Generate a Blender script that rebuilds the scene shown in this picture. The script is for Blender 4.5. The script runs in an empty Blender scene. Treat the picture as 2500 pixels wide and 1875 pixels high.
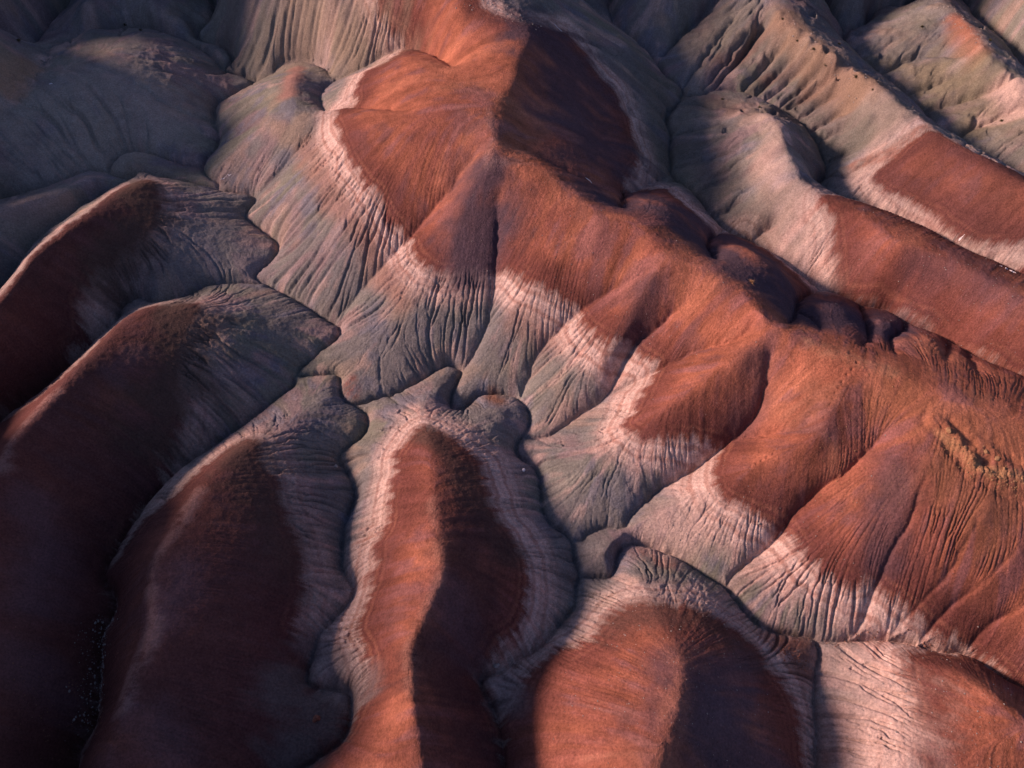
import bpy, math, time
import numpy as np
T0 = time.time()
rng = np.random.default_rng(7)
sc = bpy.context.scene
COL = sc.collection

# ------------------------------------------------------------------ camera, sky, sun, exposure
CAM_H, PITCH, FPX = 130.0, math.radians(50.0), 1736.0     # height, downward tilt, focal length in plan units (2212 wide)
CX, CY = 1106.0, 829.5
cam_d = bpy.data.cameras.new('camera'); cam = bpy.data.objects.new('camera', cam_d); COL.objects.link(cam)
cam.location = (0, 0, CAM_H); cam.rotation_euler = (math.pi/2 - PITCH, 0, 0)
cam_d.sensor_width = 36.0; cam_d.lens = 36.0*FPX/2212.0; cam_d.clip_start = 1.0; cam_d.clip_end = 20000
sc.camera = cam

SUN_EL, SUN_AZ = math.radians(22.5), math.radians(172.0)  # azimuth of the sun, counter-clockwise from +X
w = bpy.data.worlds.new('World'); sc.world = w; w.use_nodes = True
nt = w.node_tree; nt.nodes.clear()
sky = nt.nodes.new('ShaderNodeTexSky'); sky.sky_type = 'NISHITA'; sky.sun_disc = False
sky.sun_elevation = SUN_EL; sky.sun_rotation = math.pi/2 - SUN_AZ; sky.ozone_density = 2.5; sky.dust_density = 1.0
bg = nt.nodes.new('ShaderNodeBackground'); bg.inputs['Strength'].default_value = 0.083
wo = nt.nodes.new('ShaderNodeOutputWorld')
tint = nt.nodes.new('ShaderNodeVectorMath'); tint.operation = 'MULTIPLY'; tint.inputs[1].default_value = (1.02, .82, .90)   # rose dusk air
nt.links.new(sky.outputs[0], tint.inputs[0]); nt.links.new(tint.outputs[0], bg.inputs[0]); nt.links.new(bg.outputs[0], wo.inputs[0])
sd = bpy.data.lights.new('sun', 'SUN'); sd.energy = 5.0; sd.angle = math.radians(9.0); sd.color = (1.0, 0.63, 0.50)
so = bpy.data.objects.new('sun', sd); COL.objects.link(so)
from mathutils import Vector
sdir = Vector((math.cos(SUN_EL)*math.cos(SUN_AZ), math.cos(SUN_EL)*math.sin(SUN_AZ), math.sin(SUN_EL)))
so.rotation_euler = sdir.to_track_quat('Z', 'Y').to_euler(); so.location = (-200, 0, 200)
sc.view_settings.view_transform = 'Standard'; sc.view_settings.look = 'None'
sc.view_settings.exposure = 0.35; sc.view_settings.gamma = 1.0; sc.view_settings.use_curve_mapping = False

# ------------------------------------------------------------------ plan geometry
SP, CP = math.sin(PITCH), math.cos(PITCH)
def unproj(px, py, z=0.0):
    a = (np.asarray(px, float)-CX)/FPX; b = (CY-np.asarray(py, float))/FPX
    dy = CP + b*SP; dz = -SP + b*CP
    t = (CAM_H-np.asarray(z, float))/-dz
    return a*t, dy*t
def proj(X, Y, z=0.0):
    Z = z-CAM_H
    d = Y*CP - Z*SP
    return CX + FPX*X/d, CY - FPX*(Y*SP + Z*CP)/d

def axis(lo, hi, step, far_lo, far_hi, g=1.13, cap=30):
    mid = np.arange(lo, hi+step, step)
    out = [mid]
    a, s, L = mid[0], step, []
    while a > far_lo: s = min(s*g, cap); a -= s; L.append(a)
    b, s, R = mid[-1], step, []
    while b < far_hi: s = min(s*g, cap); b += s; R.append(b)
    return np.array(L[::-1] + list(mid) + R)
STEP = 1.78
ax = axis(-12, 2224, STEP, -900, 3100)
ay = axis(-10, 1670, STEP, -1120, 2300)
def pad(a, m):            # make (len-1) divisible by m
    while (len(a)-1) % m: a = np.append(a, a[-1]+(a[-1]-a[-2]))
    return a
ax = pad(ax, 16); ay = pad(ay, 16)
NX, NY = len(ax), len(ay)
PX, PY = np.meshgrid(ax, ay)
X, Y = unproj(PX, PY)
print('grid', NX, NY, NX*NY*2)
def to_idx(x, y):
    p, q = proj(x, y)
    return np.interp(p, ax, np.arange(NX)), np.interp(q, ay, np.arange(NY))

# ------------------------------------------------------------------ noise helpers
_tab = {}
def vnoise(x, y, seed=0):
    if seed not in _tab: _tab[seed] = np.random.default_rng(1000+seed).random((256, 256)).astype(np.float32)
    t = _tab[seed]
    xi = np.floor(x).astype(np.int64); yi = np.floor(y).astype(np.int64)
    fx = (x-xi).astype(np.float32); fy = (y-yi).astype(np.float32)
    fx = fx*fx*(3-2*fx); fy = fy*fy*(3-2*fy)
    x0, x1, y0, y1 = xi & 255, (xi+1) & 255, yi & 255, (yi+1) & 255
    return (t[y0, x0]*(1-fx)+t[y0, x1]*fx)*(1-fy) + (t[y1, x0]*(1-fx)+t[y1, x1]*fx)*fy
def fbm(x, y, octs=4, seed=0):
    s = 0; a = 0.5; n = 0
    for o in range(octs):
        f = 2.03**o
        s = s + a*(vnoise(x*f+o*17.3, y*f+o*9.1, seed+o)-0.5); n += a*0.5; a *= 0.5
    return s/n           # about -1..1
def blur(a, sig):
    r = max(1, int(2.5*sig)); k = np.exp(-0.5*(np.arange(-r, r+1)/sig)**2); k /= k.sum()
    for axn in (0, 1):
        p = np.pad(a, [(r, r) if i == axn else (0, 0) for i in range(2)], mode='edge')
        o = np.zeros_like(a)
        n = a.shape[axn]
        for i, kk in enumerate(k):
            o += (kk*(p[i:i+n] if axn == 0 else p[:, i:i+n])).astype(a.dtype)
        a = o
    return a
def up2(a):
    h, w_ = a.shape
    o = np.zeros((2*h-1, 2*w_-1), a.dtype)
    o[::2, ::2] = a; o[1::2, ::2] = (a[:-1]+a[1:])/2
    o[:, 1::2] = (o[:, :-2:2]+o[:, 2::2])/2
    return o
def sstep(a, b, x):
    t = np.clip((x-a)/(b-a), 0, 1); return t*t*(3-2*t)

# ------------------------------------------------------------------ valleys and crests: (x, y, height)
V = []; R = []
def val(pts, amp=0.35, inc=1.0): V.append((np.array(pts, float), amp, inc))
def rid(pts): R.append(np.array(pts, float))
def z0(pts, z=0.0): return [(a, b, z) for a, b in pts]
# main valley, left branch
val(z0([(380,-100),(440,-30),(468,27),(425,68),(436,85),(482,97),(504,122),(482,148),(533,162),(547,180),(500,204),(464,223),(461,259),(472,306),(436,353),(450,378),(468,389),(472,407),(508,412),(547,418),(544,439),(529,464),(562,493),(599,522),(590,554),(551,590),(556,600),(576,610),(648,650),(695,682),(734,715),(684,761),(637,805),(634,828),(608,848),(590,862),(536,905),(468,956),(396,1003),(346,1049),(302,1102),(248,1184),(220,1249),(245,1285),(247,1321),(216,1372),(216,1404),(212,1476),(207,1562),(169,1620),(160,1700),(120,1850),(80,2000)]))
val(z0([(637,805),(659,808),(716,803),(733,812),(735,848),(762,869),(834,851),(906,819),(956,788),(982,788),(996,799),(989,819),(973,855),(974,877),(992,884),(1014,869),(1039,848),(1097,848),(1122,859),(1144,891),(1140,920),(1115,963),(1122,985),(1158,1010),(1169,1053),(1172,1096),(1190,1130),(1219,1148),(1237,1170),(1241,1206),(1252,1238),(1244,1278),(1244,1307),(1212,1343),(1172,1393),(1126,1418),(1079,1449),(1041,1460),(1039,1483),(1061,1519),(1082,1573),(1088,1638),(1080,1750),(1060,1950)]))
val(z0([(762,869),(787,887),(793,913),(780,941),(730,981),(749,1017),(763,1046),(762,1090),(742,1134),(738,1192),(738,1228),(760,1256),(763,1278),(749,1303),(716,1336),(684,1372),(680,1393),(662,1451),(666,1476),(742,1489),(758,1508),(754,1566),(734,1602),(684,1638),(600,1710),(540,1850)]))
val([(1237,1170,0),(1298,1139,.3),(1349,1136,.8),(1367,1107,1.5),(1428,1053,3),(1504,1010,5),(1553,970,7),(1600,934,9.5),(1639,887,12.5),(1654,833,16),(1661,770,19)], inc=.8)
val([(1578,952,8.5),(1646,938,11.5),(1740,923,16)], inc=.5)
val(z0([(1252,1238),(1284,1244),(1320,1242),(1331,1220),(1334,1192),(1352,1174),(1392,1174),(1464,1199),(1524,1238),(1571,1267),(1610,1318),(1639,1346),(1675,1361),(1733,1370),(1762,1375),(1780,1382),(1823,1381),(1902,1379),(1978,1390),(2035,1404),(2089,1409),(2136,1436),(2172,1462),(2212,1481),(2330,1540),(2500,1640)],.3))
val(z0([(1762,1375),(1772,1404),(1763,1458),(1762,1523),(1767,1577),(1765,1624),(1772,1700),(1790,1900)]))
val([(1571,1267,.5),(1585,1238,1.2),(1639,1195,3),(1690,1148,5.5),(1715,1107,8),(1754,1071,10),(1783,1046,12),(1841,1006,15),(1902,945,18)], inc=.8)
val([(1840,1379,.5),(1860,1345,1.8),(1888,1278,5.3),(1906,1242,7.5),(1931,1184,10.8),(1967,1127,14),(1988,1062,17.3),(2010,1000,19.8)], inc=.55)
val([(1920,1380,.4),(1960,1335,3.5),(2006,1285,6.8),(2060,1225,10.5),(2100,1150,15.2),(2140,1080,18.5)], inc=.35)
val([(1985,1391,.4),(2028,1336,4),(2080,1290,7.2),(2136,1249,10.8),(2212,1170,15)], inc=.4)
val([(2089,1409,.3),(2136,1350,4.5),(2180,1325,6.4),(2212,1310,8.2),(2300,1250,12)], inc=.4)
# east side of the massif
val([(1150,-120,7),(1180,-60,6),(1240,0,5),(1290,35,4),(1334,65,3),(1400,110,2.5),(1439,162,2),(1478,187,2),(1460,223,1.7),(1439,252,1.5),(1450,288,1.2),(1448,331,1),(1457,382,1),(1495,405,1),(1562,492,1),(1640,527,1.3),(1700,568,1.8),(1772,621,2),(1812,632,2.5),(1866,655,3),(1916,664,3.2),(1956,689,4),(2046,727,5),(2100,761,6),(2150,783,6.5),(2212,808,7),(2330,860,8),(2480,925,9)])
val([(1100,312,26),(1158,335,23.5),(1262,385,19.5),(1345,415,14),(1400,396,7),(1450,372,2)], inc=.6)
val([(1345,415,12.5),(1346,455,18)], inc=1.1)
rid([(1390,425,18.5),(1440,440,18.5),(1480,465,17)])
rid([(1585,520,17),(1640,550,17.5),(1700,600,16)])
rid([(1765,650,12.5),(1800,655,13),(1835,668,12)])
rid([(1900,685,9.5),(1925,695,9)])
rid([(1985,720,10.5),(2020,735,10.5)])
val([(1562,492,3),(1535,508,8.5),(1531,533,13),(1546,562,17.5)], inc=1.2)
val([(1772,621,3),(1729,639,7.5),(1722,668,12.5),(1711,689,16.5),(1690,698,19.5)], inc=1.2)
val([(1722,668,12.5),(1765,693,13),(1775,715,16)], inc=.9)
val([(1862,657,3),(1873,693,7),(1877,718,11),(1862,747,17)], inc=1.2)
val([(1956,690,4),(1956,707,6),(1927,729,10.5),(1938,765,16)], inc=1.1)
val([(2050,733,5),(2048,755,9),(2046,780,14)], inc=.7)
val([(2090,757,6),(2105,785,10),(2120,812,15)], inc=.6)
# upper right
val([(1478,187,2),(1488,202,2),(1571,188,2.3),(1646,211,2.5),(1697,234,2.5),(1733,259,2.4),(1754,288,2.2),(1776,320,2),(1789,367,2),(1765,394,2.5),(1772,407,3),(1862,436,5),(1949,468,6),(2006,490,7),(2082,533,8),(2154,562,8.5),(2212,590,9),(2330,640,10),(2480,705,11)])
val([(1750,-40,2),(1794,29,2),(1826,65,1.5),(1823,90,1.5),(1884,144,2),(1956,202,2.5),(1992,238,3),(2035,281,3.5),(2118,340,5),(2212,378,6),(2330,430,8),(2480,495,9)])
val([(1826,65,1.5),(1873,45,1.8),(1880,30,2),(1913,23,2),(1956,20,2.3),(2010,-30,3)])
val([(2060,-40,3),(2100,20,3),(2111,40,3),(2180,100,4),(2212,150,4.5),(2300,190,6),(2450,250,7)])
# left
val([(0,104,2),(61,97,1.5),(97,61,2),(158,0,3),(200,-60,4)]); val([(-90,130,3),(0,104,2)])
val([(61,97,1.5),(54,120,2),(130,100,3),(210,80,3),(290,62,2),(342,66,2),(400,88,1.2),(450,112,.5),(482,148,0)])
val([(-80,470,2),(0,437,2),(47,419,2),(126,392,1.5),(187,366,1),(230,366,1),(236,352,1),(252,334,1),(281,324,1),(324,326,.7),(360,338,.5),(418,355,0),(436,353,0)])
val([(230,366,1),(259,378,1),(290,383,1),(380,386,.5),(440,397,0),(470,402,0)])
val([(290,383,1),(250,400,1.5),(205,428,2),(110,494,3),(60,540,3),(15,610,4),(-60,690,5),(-100,730,6)])
val(z0([(562,608),(504,608),(450,613),(403,637),(335,652),(313,642),(288,642),(259,663),(250,693),(205,733),(162,783),(108,830),(43,884),(0,909),(-80,980),(-200,1080)]))
MAINK = {0, 1, 2, 5, 6, 12, 22, 23, 24, 25, 26, 27, 28, 29, 30, 31, 32, 33}
val([(1345,-60,5),(1320,5,4),(1334,65,3)])
# gullies in the west and south-west flank
val([(1020,345,24),(942,443,16.5),(881,518,11.5),(840,560,8.5),(770,640,3.5),(725,700,.5)], inc=.35)
val([(1075,430,21.5),(1072,531,15.5),(1068,603,11),(1057,682,6.5),(1032,747,3),(1000,799,0)], inc=.6)
val([(1400,590,20),(1320,625,15.5),(1248,675,11),(1169,754,5),(1133,837,.5),(1125,859,0)], inc=.5)
val([(1500,640,19),(1425,700,14),(1370,747,10),(1338,801,6.5),(1313,851,4),(1248,897,1.5),(1180,941,.5),(1129,941,0)], inc=.7)
val([(1313,851,4),(1410,805,9),(1504,756,14),(1585,736,18),(1628,700,20.5)], inc=.6)
val([(1172,1060,0),(1235,1025,3),(1275,980,5)], inc=.4)
val([(702,238,12.5),(762,230,17),(845,236,22),(890,240,24.5)], inc=.4)
val([(985,150,22.5),(945,122,19),(895,104,16),(850,112,14),(780,148,10.5),(720,175,7.5),(690,203,9.5),(702,238,12.5)], inc=.5)
val([(547,180,0),(585,158,2.5),(612,132,4),(666,132,5),(706,148,6),(720,175,7.5)], inc=.5)
# gullies down the far right flanks
def gul(a, b, c, z0_, z1, inc=.8): val([(*a, z0_), (*b, z0_*.5+z1*.5-1.6), (*c, z1)], inc=inc)
gul((1603,196),(1661,133),(1708,86),2.3,12.5); gul((1654,212),(1715,166),(1762,119),2.5,13); gul((1704,230),(1776,187),(1830,155),2.5,14)
gul((1540,190),(1632,90),(1668,47),2.2,12.5); gul((1478,182),(1535,100),(1600,20),2,12); gul((1751,280),(1812,248),(1860,225),2.3,12); gul((1776,320),(1830,300),(1890,275),2.1,12)
gul((1520,188),(1580,115),(1630,45),2.2,12); gul((1628,205),(1690,150),(1735,105),2.4,12.5); gul((1680,228),(1745,180),(1795,140),2.5,13); gul((1722,252),(1795,212),(1845,185),2.5,13.5); gul((1765,300),(1825,275),(1875,250),2.2,13); gul((1788,345),(1835,325),(1880,305),2.1,9)
gul((1430,118),(1500,50),(1560,-10),2.6,10)
gul((1900,158),(1992,119),(2100,117),2.2,12); gul((1956,202),(2040,172),(2120,142),2.6,12); gul((1992,238),(2090,215),(2190,178),3,12); gul((2060,300),(2130,262),(2240,220),4,12)
gul((1452,360),(1524,342),(1617,313),1.1,8,.6); gul((1500,408),(1570,385),(1640,360),1.1,8,.6); gul((1545,470),(1590,440),(1650,415),1.2,8,.6); gul((1449,291),(1520,272),(1600,262),1.4,7,.6); gul((1620,522),(1665,490),(1700,470),1.3,8,.5)
gul((1465,222),(1520,225),(1590,240),1.8,6,.5)
# crests
rid([(1000,-140,31),(978,0,30.5),(1060,25,29.5),(1150,62,28.5),(1120,120,29.5),(1112,170,28.5),(1065,225,28.3),(1060,270,28.5),(1065,310,28.3),(1060,350,27),(1176,367,26.5),(1212,396,25.5),(1270,443,24.5),(1320,472,24),(1374,479,23.5),(1410,515,23.3),(1446,558,23),(1506,574,22.5),(1560,596,22.3),(1625,657,22.5),(1668,697,23),(1740,733,22.5),(1848,776,22.5),(1920,797,22.5),(2028,844,22.5),(2100,869,22.5),(2212,898,22),(2330,950,22)])
rid([(1150,62,28.5),(1228,66,19)])
rid([(1182,100,24),(1185,165,23),(1160,240,22.5),(1150,295,23)])
rid([(1295,170,14),(1305,235,12),(1290,310,12.5)])
rid([(1060,350,27),(1000,430,21),(980,520,15.5),(955,590,10.5),(930,680,6)])
rid([(1112,170,28.5),(1000,180,27),(890,118,24),(830,150,19)])
rid([(1060,270,28.5),(950,262,27.3),(850,252,24.8),(760,246,20.5),(716,250,16),(690,250,14.8),(640,250,14),(634,202,13.5),(637,150,11.5)])
rid([(716,250,16),(640,330,9),(600,400,4.5)])
rid([(1270,443,24.5),(1190,560,17.5),(1130,640,12),(1090,760,3.5)])
rid([(1446,558,23),(1390,620,19.5),(1365,680,15.5),(1320,745,11),(1250,850,4)])
rid([(1668,697,23),(1610,765,20),(1560,790,18.5),(1488,848,15),(1416,891,12),(1372,922,9),(1300,965,5.5),(1210,1000,2)])
rid([(1848,776,22.5),(1800,880,20.5),(1769,945,18.3),(1668,985,14.3),(1600,1020,11.3),(1530,1050,8.2),(1450,1095,4.5),(1395,1130,2)])
rid([(1980,900,21.5),(1960,970,19.8),(1925,1010,17.8),(1905,1070,15),(1880,1150,11.5),(1850,1230,7.5),(1790,1310,3)])
rid([(2000,900,22),(2060,945,21.3),(2110,982,20.8),(2212,1030,20),(2330,1080,19)])
rid([(1600,235,8),(1655,240,11),(1690,281,13.5),(1708,345,13.5),(1740,400,14),(1780,425,14.5),(1860,460,15),(1938,525,16),(2046,560,16),(2100,580,16.5),(2212,640,17),(2330,690,18)])
rid([(1600,-60,15),(1650,0,15.5),(1690,32,16),(1758,83,16.5),(1812,115,17),(1884,166,17.5),(1913,205,17.5),(1960,234,18),(2028,284,18.5),(2100,325,19),(2212,390,20),(2330,450,21)])
rid([(2028,290,18.3),(1940,318,13),(1860,350,8),(1815,380,4)])
rid([(1990,-60,10),(2042,7,13),(2082,40,14.5),(2130,105,15),(2165,140,15),(2212,165,15.5),(2330,230,17)])
rid([(-120,300,13),(0,234,12.5),(72,173,12),(105,118,11),(162,106,10.5),(230,88,10.5),(295,76,10),(342,80,8.5),(407,103,5.5)])
rid([(210,-60,13),(187,10,12),(190,47,9.5),(160,80,6.5)]); rid([(330,-40,11),(317,7,9.5),(400,40,5.5)])
rid([(281,332,5),(290,355,5),(340,372,2.5)])
rid([(-100,500,12),(0,450,10.5),(80,420,9.5),(150,395,8),(205,377,5.5)])
rid([(-120,760,20),(0,645,18),(72,545,16),(126,505,15),(216,440,13),(313,388,9.5),(360,420,7),(450,470,4)])
rid([(-150,1260,20),(0,1010,18),(18,963,17.5),(54,916,17),(119,848,16),(173,790,15),(216,747,14),(288,675,12),(360,660,10.5),(414,657,10),(470,660,8),(560,690,5)])
rid([(180,1760,16),(220,1680,15.5),(252,1573,15),(284,1458,14.5),(317,1397,14),(335,1332,13.5),(324,1278,13.5),(331,1217,13.5),(378,1145,13),(425,1064,12),(480,1000,10.5),(540,957,8.5),(610,925,5),(700,860,2.5)])
rid([(930,1800,13),(912,1659,13),(906,1602,13),(888,1494,13),(884,1404,13),(899,1361,13),(938,1278,13.2),(956,1224,13.3),(938,1134,12.3),(936,1060,11),(928,981,9.5),(925,935,8),(900,890,5),(950,830,2.8)])
rid([(925,935,8),(1000,915,4.5),(1080,885,2.8)])
rid([(1380,1800,16),(1430,1620,15.5),(1455,1540,15),(1472,1460,14),(1455,1390,12),(1420,1330,9.5),(1400,1290,7.5),(1370,1240,4)])
rid([(1420,1330,9.5),(1500,1330,8.5),(1580,1390,7.5)])
rid([(1945,1420,4.5),(2030,1438,6.5),(2110,1475,8.5),(2180,1530,10.5),(2300,1620,12)])
rid([(1960,1425,4.8),(1965,1500,5.5),(1950,1600,6.5),(1930,1750,8)])
rid([(1345,1152,1.8),(1300,1190,2.6)])

def subdivide(P, amp, seed):
    r = np.random.default_rng(seed); amp0 = amp
    x, y = unproj(P[:, 0], P[:, 1], P[:, 2]); Q = np.stack([x, y, P[:, 2]], 1)
    # Catmull-Rom to smooth, then midpoint displacement
    out = []
    n = len(Q)
    for i in range(n-1):
        p0, p1, p2, p3 = Q[max(i-1, 0)], Q[i], Q[i+1], Q[min(i+2, n-1)]
        for t in (0, .25, .5, .75):
            out.append(.5*((2*p1)+(-p0+p2)*t+(2*p0-5*p1+4*p2-p3)*t*t+(-p0+3*p1-3*p2+p3)*t**3))
    out.append(Q[-1]); Q = np.array(out)
    for k in range(2):
        m = (Q[1:]+Q[:-1])/2; d = Q[1:]-Q[:-1]; L = np.hypot(d[:, 0], d[:, 1])+1e-6
        a = r.normal(0, 1, len(m))*np.minimum(amp, .12*L)
        m[:, 0] += -d[:, 1]/L*a; m[:, 1] += d[:, 0]/L*a
        o = np.empty((len(Q)+len(m), 3)); o[::2] = Q; o[1::2] = m; Q = o
        amp *= .6
    return Q
MAIN = [k for k, (p, a, i) in enumerate(V) if k in MAINK]
VW = [(subdivide(p, a, i), inc) for i, (p, a, inc) in enumerate(V)]
RW = [subdivide(p, .15, 500+i) for i, p in enumerate(R)]

def dense(Q, step):
    out = []
    for a, b in zip(Q[:-1], Q[1:]):
        n = max(1, int(np.hypot(*(b-a)[:2])/step))
        t = np.arange(n)[:, None]/n; out.append(a+(b-a)*t)
    return np.concatenate(out+[Q[-1:]])
VD = [dense(q, .12) for q, _ in VW]; RD = [dense(q, .12) for q in RW]
VI = [np.stack(to_idx(d[:, 0], d[:, 1])+(d[:, 2],), 1) for d in VD]
RI = [np.stack(to_idx(d[:, 0], d[:, 1])+(d[:, 2],), 1) for d in RD]

# far relief outside the plan
OUT = np.clip(np.maximum(np.maximum(-130-PX, PX-2340)/350, np.maximum(-110-PY, PY-1900)/260), 0, 1)
OUT = OUT*OUT*(3-2*OUT)
far_h = 9 + 13*fbm(X/55, Y/55, 4, 3) + 16*np.clip(np.hypot(X, Y)/900-.5, 0, 1)
_ra = np.array([unproj(a, b, c) for a, b, c in ((-560, 900, 22), (-680, 1150, 44), (-720, 1500, 52), (-760, 2000, 54))])
_rd = np.full(X.shape, 1e9)
for _a, _b in zip(_ra[:-1], _ra[1:]):
    _v = _b-_a; _t = np.clip(((X-_a[0])*_v[0]+(Y-_a[1])*_v[1])/(_v@_v), 0, 1)
    _rd = np.minimum(_rd, np.hypot(X-_a[0]-_t*_v[0], Y-_a[1]-_t*_v[1]))
far_h -= 9*np.exp(-(fbm(X/42+5, Y/42, 3, 9)/.12)**2)
far_h += 46*np.exp(-(_rd/26)**2)      # added high ridge, unseen west of the frame, shades the lower left hills
def solve():
    h = None
    for lev, (s, it) in enumerate(((16, 600), (8, 400), (4, 350), (2, 260))):
        shp = ((NY-1)//s+1, (NX-1)//s+1)
        if h is None: h = np.full(shp, 5.0)
        else: h = up2(h)
        fix = np.zeros(shp, bool); fv = np.zeros(shp)
        def put(L, over, wins_min):
            acc = np.zeros(shp); cnt = np.zeros(shp)
            for d in L:
                i = np.clip(np.round(d[:, 0]/s).astype(int), 0, shp[1]-1); j = np.clip(np.round(d[:, 1]/s).astype(int), 0, shp[0]-1)
                np.add.at(acc, (j, i), d[:, 2]); np.add.at(cnt, (j, i), 1)
            m = cnt > 0
            fv[m] = acc[m]/cnt[m]; fix[m] = True
        put(RI, True, False); put(VI, True, True)
        om = OUT[::s, ::s] > .98
        fv[om] = far_h[::s, ::s][om]; fix[om] = True
        Xs, Ys = X[::s, ::s], Y[::s, ::s]
        dx = np.gradient(Xs, axis=1); dy = np.abs(np.gradient(Ys, axis=0))
        cx = 1/dx**2; cy = 1/dy**2; tot = 2*(cx+cy)
        f = 0.030/tot*1.0
        cx = cx/tot; cy = cy/tot
        h[fix] = fv[fix]
        om_ = 1.0
        for _ in range(it):
            p = np.pad(h, 1, mode='edge')
            n = cx*(p[1:-1, :-2]+p[1:-1, 2:]) + cy*(p[:-2, 1:-1]+p[2:, 1:-1]) + f
            h = np.where(fix, fv, n)
        print('lev', s, round(time.time()-T0, 1))
    return h
H2 = solve()
# distance (world metres) to the valley network, at half resolution by windows
def line_dist(lines, shp_s, rad, weights=None):
    Xs, Ys = X[::shp_s, ::shp_s], Y[::shp_s, ::shp_s]
    D = np.full(Xs.shape, rad, np.float32); W = np.zeros(Xs.shape, np.float32)
    for k, Q in enumerate(lines):
        for c in range(0, len(Q)-1, 4):
            seg = Q[c:c+5]
            xm, xM, ym, yM = seg[:, 0].min()-rad, seg[:, 0].max()+rad, seg[:, 1].min()-rad, seg[:, 1].max()+rad
            cxs = np.array([xm, xM, xm, xM]); cys = np.array([ym, ym, yM, yM])
            i, j = to_idx(cxs, cys)
            i0, i1 = int(i.min()/shp_s), int(i.max()/shp_s)+2; j0, j1 = int(j.min()/shp_s), int(j.max()/shp_s)+2
            xs, ys = Xs[j0:j1, i0:i1], Ys[j0:j1, i0:i1]
            if xs.size == 0: continue
            Dl = D[j0:j1, i0:i1]; Wl = W[j0:j1, i0:i1]
            for a, b in zip(seg[:-1], seg[1:]):
                vx, vy = b[0]-a[0], b[1]-a[1]; L2 = vx*vx+vy*vy+1e-9
                t = np.clip(((xs-a[0])*vx+(ys-a[1])*vy)/L2, 0, 1)
                d = np.hypot(xs-a[0]-t*vx, ys-a[1]-t*vy).astype(np.float32)
                m = d < Dl
                Dl[m] = d[m]
                if weights is not None: Wl[m] = weights[k]*(1 if abs(Q[-1, 2]-Q[0, 2]) < 3 else np.clip(abs(seg[0, 2]-max(Q[-1, 2], Q[0, 2]))/3.5, 0, 1))
    return D, W
DV2, _ = line_dist([q for q, _ in VW], 2, 9.0)
print('dist', round(time.time()-T0, 1))
Hs = blur(H2, 2.2); Hb = blur(H2, 6.0)
wr = sstep(.6, 3.5, DV2)
H2 = blur(H2, .7)
H2 = H2*(1-wr) + (0.75*Hs+0.25*Hb)*wr
H = up2(H2); DV = up2(DV2)
H = blur(H, 1.1)
DF, WF = line_dist([q for q, _ in VW], 1, 2.6, [i for _, i in VW])
print('fine dist', round(time.time()-T0, 1))
H = H*(1-OUT) + far_h*OUT
Hsmooth = H.copy()

# ------------------------------------------------------------------ strata regions
def raycast(px, py):
    a = (px-CX)/FPX; b = (CY-py)/FPX
    dy = CP+b*SP; dz = -SP+b*CP
    t = np.linspace((CAM_H-36)/-dz, (CAM_H+3)/-dz, 260)
    x = a*t; y = dy*t; z = CAM_H+dz*t
    i, j = to_idx(x, y)
    hh = Hsmooth[np.clip(np.round(j).astype(int), 0, NY-1), np.clip(np.round(i).astype(int), 0, NX-1)]
    k = np.argmax(z <= hh)
    if z[k] > hh[k]: k = len(t)-1
    return x[k], y[k]
def to_world(pts):
    return np.array([raycast(float(p[0]), float(p[1])) for p in pts])
def smooth_closed(P):
    out = []; n = len(P)
    for i in range(n):
        p0, p1, p2, p3 = P[i-1], P[i], P[(i+1) % n], P[(i+2) % n]
        for t in (0, .5): out.append(.5*((2*p1)+(-p0+p2)*t+(2*p0-5*p1+4*p2-p3)*t*t+(-p0+3*p1-3*p2+p3)*t**3))
    return np.array(out)
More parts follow.
